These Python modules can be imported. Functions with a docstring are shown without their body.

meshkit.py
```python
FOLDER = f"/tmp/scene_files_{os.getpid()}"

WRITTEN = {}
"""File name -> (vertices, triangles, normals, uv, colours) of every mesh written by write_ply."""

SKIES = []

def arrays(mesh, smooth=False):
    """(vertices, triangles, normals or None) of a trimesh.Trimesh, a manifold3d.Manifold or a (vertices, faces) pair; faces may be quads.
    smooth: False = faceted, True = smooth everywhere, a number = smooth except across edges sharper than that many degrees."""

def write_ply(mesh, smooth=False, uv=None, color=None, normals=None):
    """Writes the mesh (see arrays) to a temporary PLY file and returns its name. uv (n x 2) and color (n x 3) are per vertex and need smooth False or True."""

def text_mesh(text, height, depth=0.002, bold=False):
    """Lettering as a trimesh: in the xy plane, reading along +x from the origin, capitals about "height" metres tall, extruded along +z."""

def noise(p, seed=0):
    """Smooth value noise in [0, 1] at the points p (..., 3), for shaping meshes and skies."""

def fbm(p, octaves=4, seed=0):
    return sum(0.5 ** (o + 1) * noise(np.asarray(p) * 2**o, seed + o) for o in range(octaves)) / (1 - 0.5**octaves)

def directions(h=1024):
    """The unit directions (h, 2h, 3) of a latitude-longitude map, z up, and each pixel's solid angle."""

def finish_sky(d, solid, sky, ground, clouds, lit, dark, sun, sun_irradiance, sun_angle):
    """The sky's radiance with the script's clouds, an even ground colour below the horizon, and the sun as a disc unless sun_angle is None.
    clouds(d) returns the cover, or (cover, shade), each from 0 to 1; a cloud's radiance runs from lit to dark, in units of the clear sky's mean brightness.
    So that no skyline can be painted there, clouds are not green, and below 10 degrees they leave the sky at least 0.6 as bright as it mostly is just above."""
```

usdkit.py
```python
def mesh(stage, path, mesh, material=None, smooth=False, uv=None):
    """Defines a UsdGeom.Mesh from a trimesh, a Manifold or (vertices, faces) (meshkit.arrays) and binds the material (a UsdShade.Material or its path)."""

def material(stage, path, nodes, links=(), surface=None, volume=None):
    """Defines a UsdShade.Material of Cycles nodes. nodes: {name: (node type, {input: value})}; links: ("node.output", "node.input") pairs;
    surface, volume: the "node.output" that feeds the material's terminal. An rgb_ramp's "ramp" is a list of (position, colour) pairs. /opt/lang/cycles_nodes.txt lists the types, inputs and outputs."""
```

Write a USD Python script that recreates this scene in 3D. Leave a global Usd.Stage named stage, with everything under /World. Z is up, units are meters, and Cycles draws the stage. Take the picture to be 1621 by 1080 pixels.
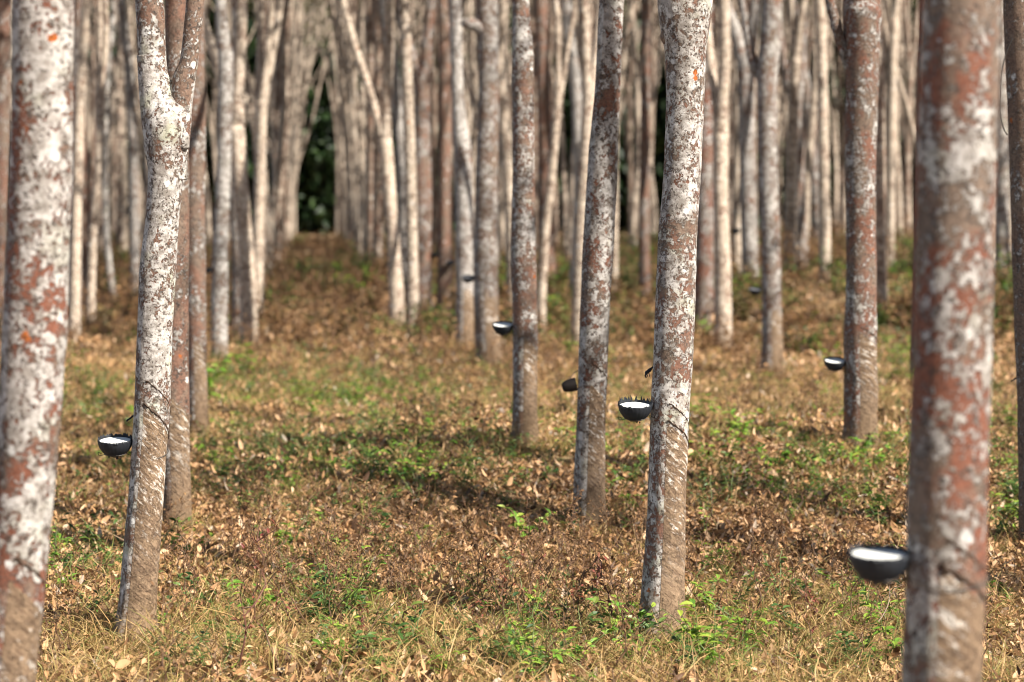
import math
import numpy as np
import usdkit, meshkit
from pxr import Gf, Sdf, Usd, UsdGeom, UsdLux, UsdShade, Vt

stage = Usd.Stage.CreateInMemory()
UsdGeom.SetStageUpAxis(stage, UsdGeom.Tokens.z)
UsdGeom.SetStageMetersPerUnit(stage, 1.0)
UsdGeom.Xform.Define(stage, '/World')
UsdGeom.Scope.Define(stage, '/World/Looks')

# ------------------------------------------------------------------ camera, sky, sun
EYE, FPX, HOR, CX = 1.9, 3400.0, 305.0, 810.5          # eye height, focal length / horizon row / centre column of the photo in its pixels
EXPOSURE = 1.52
FOCUS = 9.35
SUN_AZ, SUN_EL = math.radians(128.0), math.radians(43.0)   # azimuth clockwise from +y (the view direction)
SUN_I, SKY_I = 1.25, 0.05
cam = UsdGeom.Camera.Define(stage, '/World/camera')
cam.CreateHorizontalApertureAttr(36.0)
cam.CreateVerticalApertureAttr(36.0 * 682 / 1024)
cam.CreateFocalLengthAttr(36.0 * FPX / 1621)
cam.CreateVerticalApertureOffsetAttr(36.0 * (HOR - 540) / 1621)
cam.CreateClippingRangeAttr(Gf.Vec2f(0.1, 2000))
cam.CreateFStopAttr(2.2)
cam.CreateFocusDistanceAttr(FOCUS)
cam.CreateExposureAttr(EXPOSURE)
cam.AddTranslateOp().Set(Gf.Vec3d(0, 0, EYE))
cam.AddRotateXOp().Set(90.0)

SUN = np.array([math.sin(SUN_AZ) * math.cos(SUN_EL), math.cos(SUN_AZ) * math.cos(SUN_EL), math.sin(SUN_EL)])
sky_mat = usdkit.material(stage, '/World/Looks/sky', {
    'sky': ('sky_texture', {'sky_type': 'single_scattering', 'sun_disc': False, 'sun_elevation': SUN_EL, 'sun_rotation': math.atan2(SUN[0], SUN[1])}),
    'bg': ('background_shader', {'strength': SKY_I})}, [('sky.color', 'bg.color')], surface='bg.background')
dome = UsdLux.DomeLight.Define(stage, '/World/sky')
UsdShade.MaterialBindingAPI.Apply(dome.GetPrim()).Bind(sky_mat)
dome.GetPrim().SetCustomDataByKey('kind', 'structure')
sun = UsdLux.DistantLight.Define(stage, '/World/sun')
sun.CreateNormalizeAttr(True); sun.CreateIntensityAttr(SUN_I); sun.CreateAngleAttr(0.5)
sun.CreateColorAttr(Gf.Vec3f(1.0, 0.94, 0.85))
sx_ = np.cross([0, 0, 1.0], SUN); sx_ /= np.linalg.norm(sx_); sy_ = np.cross(SUN, sx_)
sun.AddTransformOp().Set(Gf.Matrix4d(*sx_, 0, *sy_, 0, *SUN, 0, 0, 0, 0, 1))

# ------------------------------------------------------------------ helpers
R = np.random.default_rng(7)
used = {}
LEAFY = {}
def numbered(parent, name):
    k = used.get((parent, name), 0); used[(parent, name)] = k + 1
    return f'{parent}/{name}' if k == 0 else f'{parent}/{name}_{k:03d}'
def tag(p, label=None, cat=None, group=None, kind=None):
    for k, v in (('label', label), ('category', cat), ('group', group), ('kind', kind)):
        if v: p.SetCustomDataByKey(k, v)
def thing(name, label, cat, loc, group=None, rz=0.0, scale=None):
    x = UsdGeom.Xform.Define(stage, numbered('/World', name))
    x.AddTranslateOp().Set(Gf.Vec3d(*map(float, loc)))
    if rz: x.AddRotateZOp().Set(float(rz))
    if scale: x.AddScaleOp().Set(Gf.Vec3f(*[float(scale)] * 3))
    tag(x.GetPrim(), label, cat, group)
    return x.GetPrim()
def put(parent, name, vf, mat, smooth=True, label=None, attrs=None, uv=None):
    path = numbered(str(parent.GetPath()) if not isinstance(parent, str) else parent, name)
    if mat in LEAFY:                                  # one random number per leaf or blade
        k = LEAFY[mat]; c = len(vf[0]) // k; attrs = {'rnd': np.repeat(np.random.default_rng(c + len(path)).random(c), k)}
    m = usdkit.mesh(stage, path, vf, mat, smooth=smooth, uv=uv)
    for k, v in (attrs or {}).items():
        v = np.asarray(v, np.float32)
        if v.ndim == 1:
            UsdGeom.PrimvarsAPI(m).CreatePrimvar(k, Sdf.ValueTypeNames.FloatArray, 'vertex').Set(Vt.FloatArray.FromNumpy(v))
        else:
            UsdGeom.PrimvarsAPI(m).CreatePrimvar(k, Sdf.ValueTypeNames.Color3fArray, 'vertex').Set(Vt.Vec3fArray.FromNumpy(v))
    if label: tag(m.GetPrim(), label)
    return m.GetPrim()
def join(parts):
    vs, fs, n = [], [], 0
    for v, f in parts:
        vs.append(v); fs.append(np.asarray(f) + n); n += len(v)
    return np.vstack(vs), np.vstack(fs)
def unit(a):
    a = np.asarray(a, float); return a / np.maximum(np.linalg.norm(a, axis=-1, keepdims=True), 1e-9)
def at(px, s, py=None):
    """the point seen at photo pixel (px, py) where a metre spans s pixels"""
    return np.array([(px - CX) / s, FPX / s, 0 if py is None else EYE - (py - HOR) / s])

def tube(P, r, n=10, cap=True, rough=0.0, seed=0, phi0=math.pi / 2, squash=None):
    """a tube with a seam (first and last column doubled) along P; returns v, f, uv"""
    P = np.asarray(P, float); r = np.broadcast_to(np.asarray(r, float), len(P))
    T = unit(np.gradient(P, axis=0))
    ref = np.array([1.0, 0, 0]) if abs(T[:, 0]).max() < 0.9 else np.array([0, 1.0, 0])
    X = unit(ref - (T @ ref)[:, None] * T); Y = np.cross(T, X)
    ph = phi0 + np.linspace(0, 2 * np.pi, n + 1)
    ring = np.cos(ph)[None, :, None] * X[:, None] + np.sin(ph)[None, :, None] * Y[:, None]
    rr = np.repeat(r[:, None], n + 1, 1)
    if rough:
        q = P[:, None] + ring * r[:, None, None]
        rr = rr * (1 + rough * (meshkit.fbm(q * [9, 9, 5], 4, seed) - .5) * 2 + rough * .9 * (meshkit.noise(q * [3.5, 3.5, 1.3], seed + 9) - .5) * 2)
        rr[:, -1] = rr[:, 0]
    if squash is not None: rr = rr * squash(ph, P)
    v = (P[:, None] + ring * rr[..., None]).reshape(-1, 3)
    m, k = len(P), n + 1
    i, j = np.meshgrid(np.arange(m - 1), np.arange(n), indexing='ij')
    a = (i * k + j).ravel()
    f = np.vstack([np.c_[a, a + 1, a + k + 1], np.c_[a, a + k + 1, a + k]])
    s = np.r_[0, np.cumsum(np.linalg.norm(np.diff(P, axis=0), axis=1))]
    uv = np.stack([np.tile(ph, (m, 1)), np.repeat(s[:, None], k, 1)], -1).reshape(-1, 2)
    if cap:
        v = np.vstack([v, P[-1] + T[-1] * r[-1] * .6]); uv = np.vstack([uv, [0, s[-1]]])
        b = (m - 1) * k
        f = np.vstack([f, np.c_[np.arange(b, b + n), np.arange(b, b + n) + 1, np.full(n, len(v) - 1)]])
    return v, f, uv
def smoothpath(P, n):
    from scipy.interpolate import PchipInterpolator
    P = np.asarray(P, float); t = np.r_[0, np.cumsum(np.linalg.norm(np.diff(P[:, :3], axis=0), axis=1))]
    return PchipInterpolator(t, P)(np.linspace(0, t[-1], n))

def leaves(P, D, N, L, W, bend=0.15, fold=0.2):
    """folded, bent leaf blades: base P, direction D, upper side N, length L, width W"""
    P, D, N = (np.asarray(a, float) for a in (P, D, N)); n = len(P)
    D = unit(D); S = unit(np.cross(D, N)); N = np.cross(S, D)
    L, W, bend, fold = (np.broadcast_to(np.asarray(a, float), n)[:, None] for a in (L, W, bend, fold))
    def pt(t, w): return P + D * L * t - N * L * bend * (t * t * 1.6) + S * W * w + N * W * abs(w) * fold * 2
    v = np.stack([pt(0, 0), pt(.18, 0), pt(.5, 0), pt(.82, 0), pt(1, 0), pt(.18, .34), pt(.48, .5), pt(.8, .33), pt(.18, -.34), pt(.48, -.5), pt(.8, -.33)], 1)
    t = np.array([[0, 1, 5], [1, 6, 5], [1, 2, 6], [2, 7, 6], [2, 3, 7], [3, 4, 7], [0, 8, 1], [1, 8, 9], [1, 9, 2], [2, 9, 10], [2, 10, 3], [3, 10, 4]])
    return v.reshape(-1, 3), (np.arange(n)[:, None, None] * 11 + t).reshape(-1, 3)
def blades(P, D, L, W, rng, droop=0.5):
    """grass blades: three tapering segments bending over"""
    n = len(P); P = np.asarray(P, float); D = unit(D)
    side = unit(np.cross(D, rng.normal(size=(n, 3)))); out = unit(D * [1, 1, .05] + rng.normal(size=(n, 3)) * .1)
    L = np.broadcast_to(L, n)[:, None]; W = np.broadcast_to(W, n)[:, None]; dr = (droop * rng.uniform(.3, 1.6, n))[:, None]
    vs = []
    for t, w in ((0, 1), (.35, .9), (.7, .6)):
        c = P + D * L * t + out * L * dr * t * t * .6 - np.array([0, 0, 1.0]) * L * dr * t ** 3 * .5
        vs += [c - side * W * w * .5, c + side * W * w * .5]
    vs.append(P + D * L + out * L * dr * .6 - np.array([0, 0, 1.0]) * L * dr * .5)
    v = np.stack(vs, 1)
    t = np.array([[0, 1, 3], [0, 3, 2], [2, 3, 5], [2, 5, 4], [4, 5, 6]])
    return v.reshape(-1, 3), (np.arange(n)[:, None, None] * 7 + t).reshape(-1, 3)

# ------------------------------------------------------------------ materials
def bark_material(name, far=False):
    """mottled rubber tree bark: primvar tint = (red, lichen, moss), panel = tapped bark mask, st = (angle, height)"""
    n, l = {}, []
    def node(k, t, **kw): n[k] = (t, kw); return k
    def ln(*p): l.extend(p)
    node('tc', 'texture_coordinate'); node('oi', 'object_info')
    node('w', 'math', math_type='multiply', value2=37.0); ln(('oi.random', 'w.value1'))
    node('tint', 'attribute', attribute='tint'); node('ts', 'separate_color'); ln(('tint.color', 'ts.color'))
    node('pan', 'attribute', attribute='panel')
    node('sc', 'map_range', from_min=0, from_max=1, to_min=.8, to_max=1.25); ln(('oi.random', 'sc.value'))
    node('tcs', 'vector_math', math_type='scale'); ln(('tc.object', 'tcs.vector1'), ('sc.result', 'tcs.scale'))
    def noise(k, scale, detail=4, rough=.6, stretch=None, dist=0.0):
        if far: detail, dist = min(detail, 2), 0.0
        node(k, 'noise_texture', dimensions='4D', scale=scale, detail=detail, roughness=rough, distortion=dist)
        if stretch:
            node(k + 'm', 'mapping', scale=stretch); ln(('tcs.vector', k + 'm.vector'), (k + 'm.vector', k + '.vector'))
        else: ln(('tcs.vector', k + '.vector'))
        ln(('w.value', k + '.w')); return k + '.fac'
    def remap(k, src, a, b, lo=0.0, hi=1.0):
        node(k, 'map_range', range_type='smoothstep', from_min=a, from_max=b, to_min=lo, to_max=hi, clamp=True); ln((src, k + '.value')); return k + '.result'
    def math2(k, op, a, b, clamp=False):
        node(k, 'math', math_type=op, use_clamp=clamp)
        for s, i in ((a, 'value1'), (b, 'value2')):
            if isinstance(s, str): ln((s, f'{k}.{i}'))
            else: n[k][1][i] = float(s)
        return k + '.value'
    def mix(k, fac, a, b, kind='mix'):
        node(k, 'mix', mix_type=kind, use_clamp=False)
        for s, i in ((fac, 'fac'), (a, 'color1'), (b, 'color2')):
            if isinstance(s, str): ln((s, f'{k}.{i}'))
            else: n[k][1][i] = s
        return k + '.color'
    # underlying cork: grey brown to rust red
    big = noise('big', 5.5, 4, .6); mid = noise('mid', 33, 5, .7, (1, 1, .8), .5); fine = noise('fine', 74, 4, .72); grain = noise('grain', 190, 3, .7, (1, 1, .5))
    redm = math2('redm', 'multiply', remap('redr', noise('rn', 9, 4, .6, (1, 1, .7)), .40, .58), 'ts.r', True)
    c = mix('c0', remap('cg', fine, .3, .7), (.085, .058, .042), (.20, .145, .108))
    c = mix('c1', redm, c, mix('cr', remap('crr', fine, .35, .7), (.125, .045, .027), (.215, .09, .055)))
    # pale crustose lichen: large blotches broken by fine flaking
    s1 = math2('s1', 'multiply', mid, .50); s2 = math2('s2', 'multiply_add', fine, .34); ln((s1, 's2.value3'))
    s3 = math2('s3', 'multiply_add', big, .36); ln((s2, 's3.value3'))
    s4 = math2('s4', 'multiply_add', 'ts.g', .2); ln((s3, 's4.value3'))
    lich = math2('lichf', 'multiply', remap('lich', s4, .706, .745), .93)
    lcol = mix('lc', remap('lcr', noise('ln', 28, 3, .6), .35, .65), *(((.29, .225, .165), (.52, .44, .355)) if far else ((.20, .178, .155), (.44, .415, .385))))
    lcol = mix('lc2', remap('lcm', noise('mn', 8, 3, .5), .52, .68), lcol, mix('lcg', 'ts.b', lcol, (.36, .37, .25)))
    c = mix('c2', lich, c, lcol)
    # round white thalli and scarce orange ones
    node('vor', 'voronoi_texture', dimensions='4D', feature='f1', scale=17, randomness=1.0); ln(('tcs.vector', 'vor.vector'), ('w.value', 'vor.w'))
    node('vs', 'separate_color'); ln(('vor.color', 'vs.color'))
    vd0 = math2('vd0', 'multiply_add', mid, .62); ln(('vor.distance', 'vd0.value3'))
    vd = math2('vd', 'multiply_add', fine, .42); ln((vd0, 'vd.value3'))
    spot = math2('spot', 'multiply', remap('sp1', vd, .84, .79), remap('sp2', 'vs.r', .88, .89), True)
    c = mix('c3', spot, c, (.54, .52, .49))
    ora = math2('ora', 'multiply', remap('or1', vd, .79, .73), remap('or2', 'vs.g', .915, .92), True)
    c = mix('c4', ora, c, (.30, .085, .018))
    dark = remap('dk', math2('dk0', 'multiply', noise('dn', 95, 3, .6), noise('dn2', 33, 3, .6)), .295, .33)
    c = mix('c5', math2('dkf', 'multiply', dark, .8), c, (.055, .042, .034))
    if not far:
        # tapped bark: smooth brown with slanting knife lines and chalky streaks
        node('uv', 'texture_coordinate'); node('us', 'separate_xyz'); ln(('uv.UV', 'us.vector'))
        sl = math2('sl', 'multiply_add', 'us.x', .062); ln(('us.y', 'sl.value3'))
        node('sv', 'combine_xyz'); ln((sl, 'sv.x'))
        uw = math2('uw', 'multiply', 'us.x', .03); ln((uw, 'sv.y'))
        node('st', 'noise_texture', dimensions='4D', scale=75.0, detail=4.0, roughness=.7); ln(('sv.vector', 'st.vector'), ('w.value', 'st.w'))
        node('st2', 'noise_texture', dimensions='4D', scale=46.0, detail=4.0, roughness=.7); ln(('sv.vector', 'st2.vector'), ('w.value', 'st2.w'))
        pc = mix('pc', remap('pcr', 'st.fac', .35, .65), (.115, .072, .044), (.27, .185, .115))
        pc = mix('pc1', remap('pcg', grain, .42, .62), pc, mix('pcd', .5, pc, (.09, .06, .04)))
        streak = math2('pk', 'multiply', remap('pk1', 'st2.fac', .50, .60), remap('pk2', math2('pk3', 'multiply_add', fine, .6), .84, .94))
        ln((big, 'pk3.value3'))
        n['pk3'][1]['value2'] = .8
        streak = math2('pk4', 'multiply', streak, remap('pk5', 'us.y', .25, .6), True)
        pc = mix('pc2', streak, pc, (.50, .45, .39))
        pedge = math2('pe', 'multiply_add', mid, .5); ln(('pan.fac', 'pe.value3'))
        pm = remap('pm', pedge, .70, .82)
        c = mix('c6', pm, c, pc)
    # earth splash at the foot
    node('os', 'separate_xyz'); ln(('tc.object', 'os.vector'))
    ez = math2('ez', 'multiply_add', mid, .42); ln(('os.z', 'ez.value3'))
    em = remap('em', ez, .52, .26, 0, .82)
    c = mix('c7', em, c, mix('ec', remap('ecr', fine, .3, .7), (.10, .065, .038), (.21, .14, .08)))
    node('hv', 'map_range', from_min=0, from_max=1, to_min=.86, to_max=1.12); ln(('oi.random', 'hv.value'))
    node('hs', 'hsv'); ln((c, 'hs.color'), ('hv.result', 'hs.value'))
    if not far:
        # relief
        h1 = math2('h1', 'multiply_add', fine, .5); ln((lich, 'h1.value3'))
        h2 = math2('h2', 'multiply_add', grain, .5); ln((h1, 'h2.value3'))
        h3 = math2('h3', 'multiply_add', 'st.fac', pm); ln((h2, 'h3.value3'))
        node('bp', 'bump', strength=.95, distance=.007); ln((h3, 'bp.height'))
    node('p', 'principled_bsdf', roughness=.86, specular_ior_level=.22); ln(('hs.color', 'p.base_color'))
    if not far: ln(('bp.normal', 'p.normal'))
    return usdkit.material(stage, f'/World/Looks/{name}', n, l, surface='p.BSDF')

def leaf_material(name, ramp, transl=.35, rough=.55, spec=.35, verts=11):
    n = {'g': ('attribute', {'attribute': 'rnd'}), 'oi': ('object_info', {}), 'a': ('math', {'math_type': 'multiply', 'value2': .35}), 'b': ('math', {'math_type': 'add'}),
         'fr': ('math', {'math_type': 'fraction'}), 'r': ('rgb_ramp', {'ramp': ramp}), 'd': ('principled_bsdf', {'roughness': rough, 'specular_ior_level': spec}),
         't': ('translucent_bsdf', {}), 'm': ('mix_closure', {'fac': transl})}
    l = [('oi.random', 'a.value1'), ('a.value', 'b.value1'), ('g.fac', 'b.value2'), ('b.value', 'fr.value1'), ('fr.value', 'r.fac'),
         ('r.color', 'd.base_color'), ('r.color', 't.color'), ('d.BSDF', 'm.closure1'), ('t.BSDF', 'm.closure2')]
    m = usdkit.material(stage, f'/World/Looks/{name}', n, l, surface='m.closure'); path = f'/World/Looks/{name}'; LEAFY[path] = verts; return path
def plain(name, col, rough=.6, spec=.4, noise=None, amp=.35, bump=0.0):
    n = {'p': ('principled_bsdf', {'roughness': rough, 'specular_ior_level': spec, 'base_color': col})}; l = []
    if noise:
        n |= {'tc': ('texture_coordinate', {}), 'n': ('noise_texture', {'scale': noise, 'detail': 5.0}), 'm': ('mix', {'color1': tuple(x * (1 - amp) for x in col), 'color2': tuple(min(1, x * (1 + amp)) for x in col)})}
        l += [('tc.object', 'n.vector'), ('n.fac', 'm.fac'), ('m.color', 'p.base_color')]
        if bump:
            n['b'] = ('bump', {'strength': .6, 'distance': bump}); l += [('n.fac', 'b.height'), ('b.normal', 'p.normal')]
    return usdkit.material(stage, f'/World/Looks/{name}', n, l, surface='p.BSDF')

BARK = bark_material('bark'); BARK_FAR = bark_material('far_bark', True)
M_CROWN = leaf_material('crown_leaf', [(0, (.045, .075, .018)), (.5, (.07, .09, .03)), (.8, (.13, .12, .05)), (1, (.17, .12, .055))], .4)
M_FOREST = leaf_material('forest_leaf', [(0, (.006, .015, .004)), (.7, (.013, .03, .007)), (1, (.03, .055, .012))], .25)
M_LITTER = leaf_material('dry_leaf', [(0, (.055, .027, .013)), (.2, (.15, .074, .032)), (.42, (.31, .168, .072)), (.68, (.43, .245, .115)), (.88, (.52, .34, .195)), (.95, (.34, .27, .20)), (1, (.12, .08, .055))], .15, .6, .3)
M_STRAW = leaf_material('straw', [(0, (.17, .10, .04)), (.3, (.38, .235, .095)), (.6, (.44, .30, .125)), (.8, (.25, .20, .06)), (1, (.18, .20, .05))], .3, verts=7)
M_GRASS = leaf_material('green_blade', [(0, (.06, .10, .018)), (.4, (.13, .165, .032)), (.7, (.25, .23, .06)), (1, (.30, .22, .09))], .4, verts=7)
M_WEED = leaf_material('weed_leaf', [(0, (.022, .055, .012)), (.4, (.045, .095, .018)), (.8, (.085, .145, .026)), (1, (.15, .19, .035))], .35, .45, .4)
M_SCRUB = leaf_material('scrub_leaf', [(0, (.05, .045, .018)), (.5, (.10, .08, .03)), (1, (.16, .12, .05))], .3)
M_LIME = leaf_material('young_leaf', [(0, (.10, .22, .025)), (.6, (.18, .30, .035)), (1, (.30, .36, .05))], .4, .45, .4)
M_RED = leaf_material('reddish_leaf', [(0, (.16, .035, .03)), (.5, (.24, .07, .04)), (1, (.15, .10, .04))], .3)
M_BROWN = leaf_material('withered_leaf', [(0, (.10, .05, .024)), (.5, (.21, .11, .046)), (1, (.33, .19, .08))], .25)
M_STEM_RED = plain('stem_red', (.12, .045, .03), .6)
M_STEM_BROWN = plain('stem_brown', (.10, .052, .026), .7)
M_STEM_GREEN = plain('stem_green', (.09, .12, .03), .6)
M_TWIG = plain('twig', (.17, .125, .09), .85, .2, 60, .5, .002)
M_PALE = plain('pale_stick', (.38, .31, .23), .85, .2, 60, .3, .002)
M_CUP = plain('cup_black', (.010, .012, .016), .6, .3, 90, .5, .0015)
M_CUPGREY = plain('cup_grey', (.016, .017, .019), .75, .25, 90, .4, .001)
M_HUSK = plain('cup_brown', (.014, .010, .008), .7, .25, 70, .5, .001)
M_LATEX = plain('latex', (.64, .64, .60), .5, .3)
M_DULL = plain('dull_latex', (.10, .10, .105), .6, .3, 60, .3)
M_WIRE = plain('wire', (.05, .042, .035), .5, .4)
M_CUT = plain('cut', (.045, .028, .018), .8, .2, 80, .5)
M_KNOT = plain('crumb', (.30, .15, .07), .9, .2, 120, .5, .002)
M_GROUND = usdkit.material(stage, '/World/Looks/ground', {
    'g': ('geometry', {}), 'n1': ('noise_texture', {'scale': .9, 'detail': 6.0, 'roughness': .65}), 'n2': ('noise_texture', {'scale': 14.0, 'detail': 6.0, 'roughness': .7}),
    'v': ('voronoi_texture', {'scale': 26.0}), 'vb': ('separate_color', {}),
    'r1': ('rgb_ramp', {'ramp': [(0, (.07, .045, .026)), (.4, (.13, .08, .045)), (.7, (.23, .145, .08)), (1, (.32, .22, .13))]}),
    'mx': ('mix', {'fac': .45}), 'r2': ('rgb_ramp', {'ramp': [(.35, (.09, .058, .033)), (.5, (.20, .125, .07)), (.65, (.15, .125, .05))]}),
    'h': ('math', {'math_type': 'add'}), 'b': ('bump', {'strength': .9, 'distance': .03}), 'p': ('principled_bsdf', {'roughness': .95, 'specular_ior_level': .15})},
    [('g.position', 'n1.vector'), ('g.position', 'n2.vector'), ('g.position', 'v.vector'), ('v.color', 'vb.color'), ('vb.r', 'r1.fac'), ('n1.fac', 'r2.fac'), ('r1.color', 'mx.color1'), ('r2.color', 'mx.color2'),
     ('mx.color', 'p.base_color'), ('n2.fac', 'h.value1'), ('vb.g', 'h.value2'), ('h.value', 'b.height'), ('b.normal', 'p.normal')], surface='p.BSDF')

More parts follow.
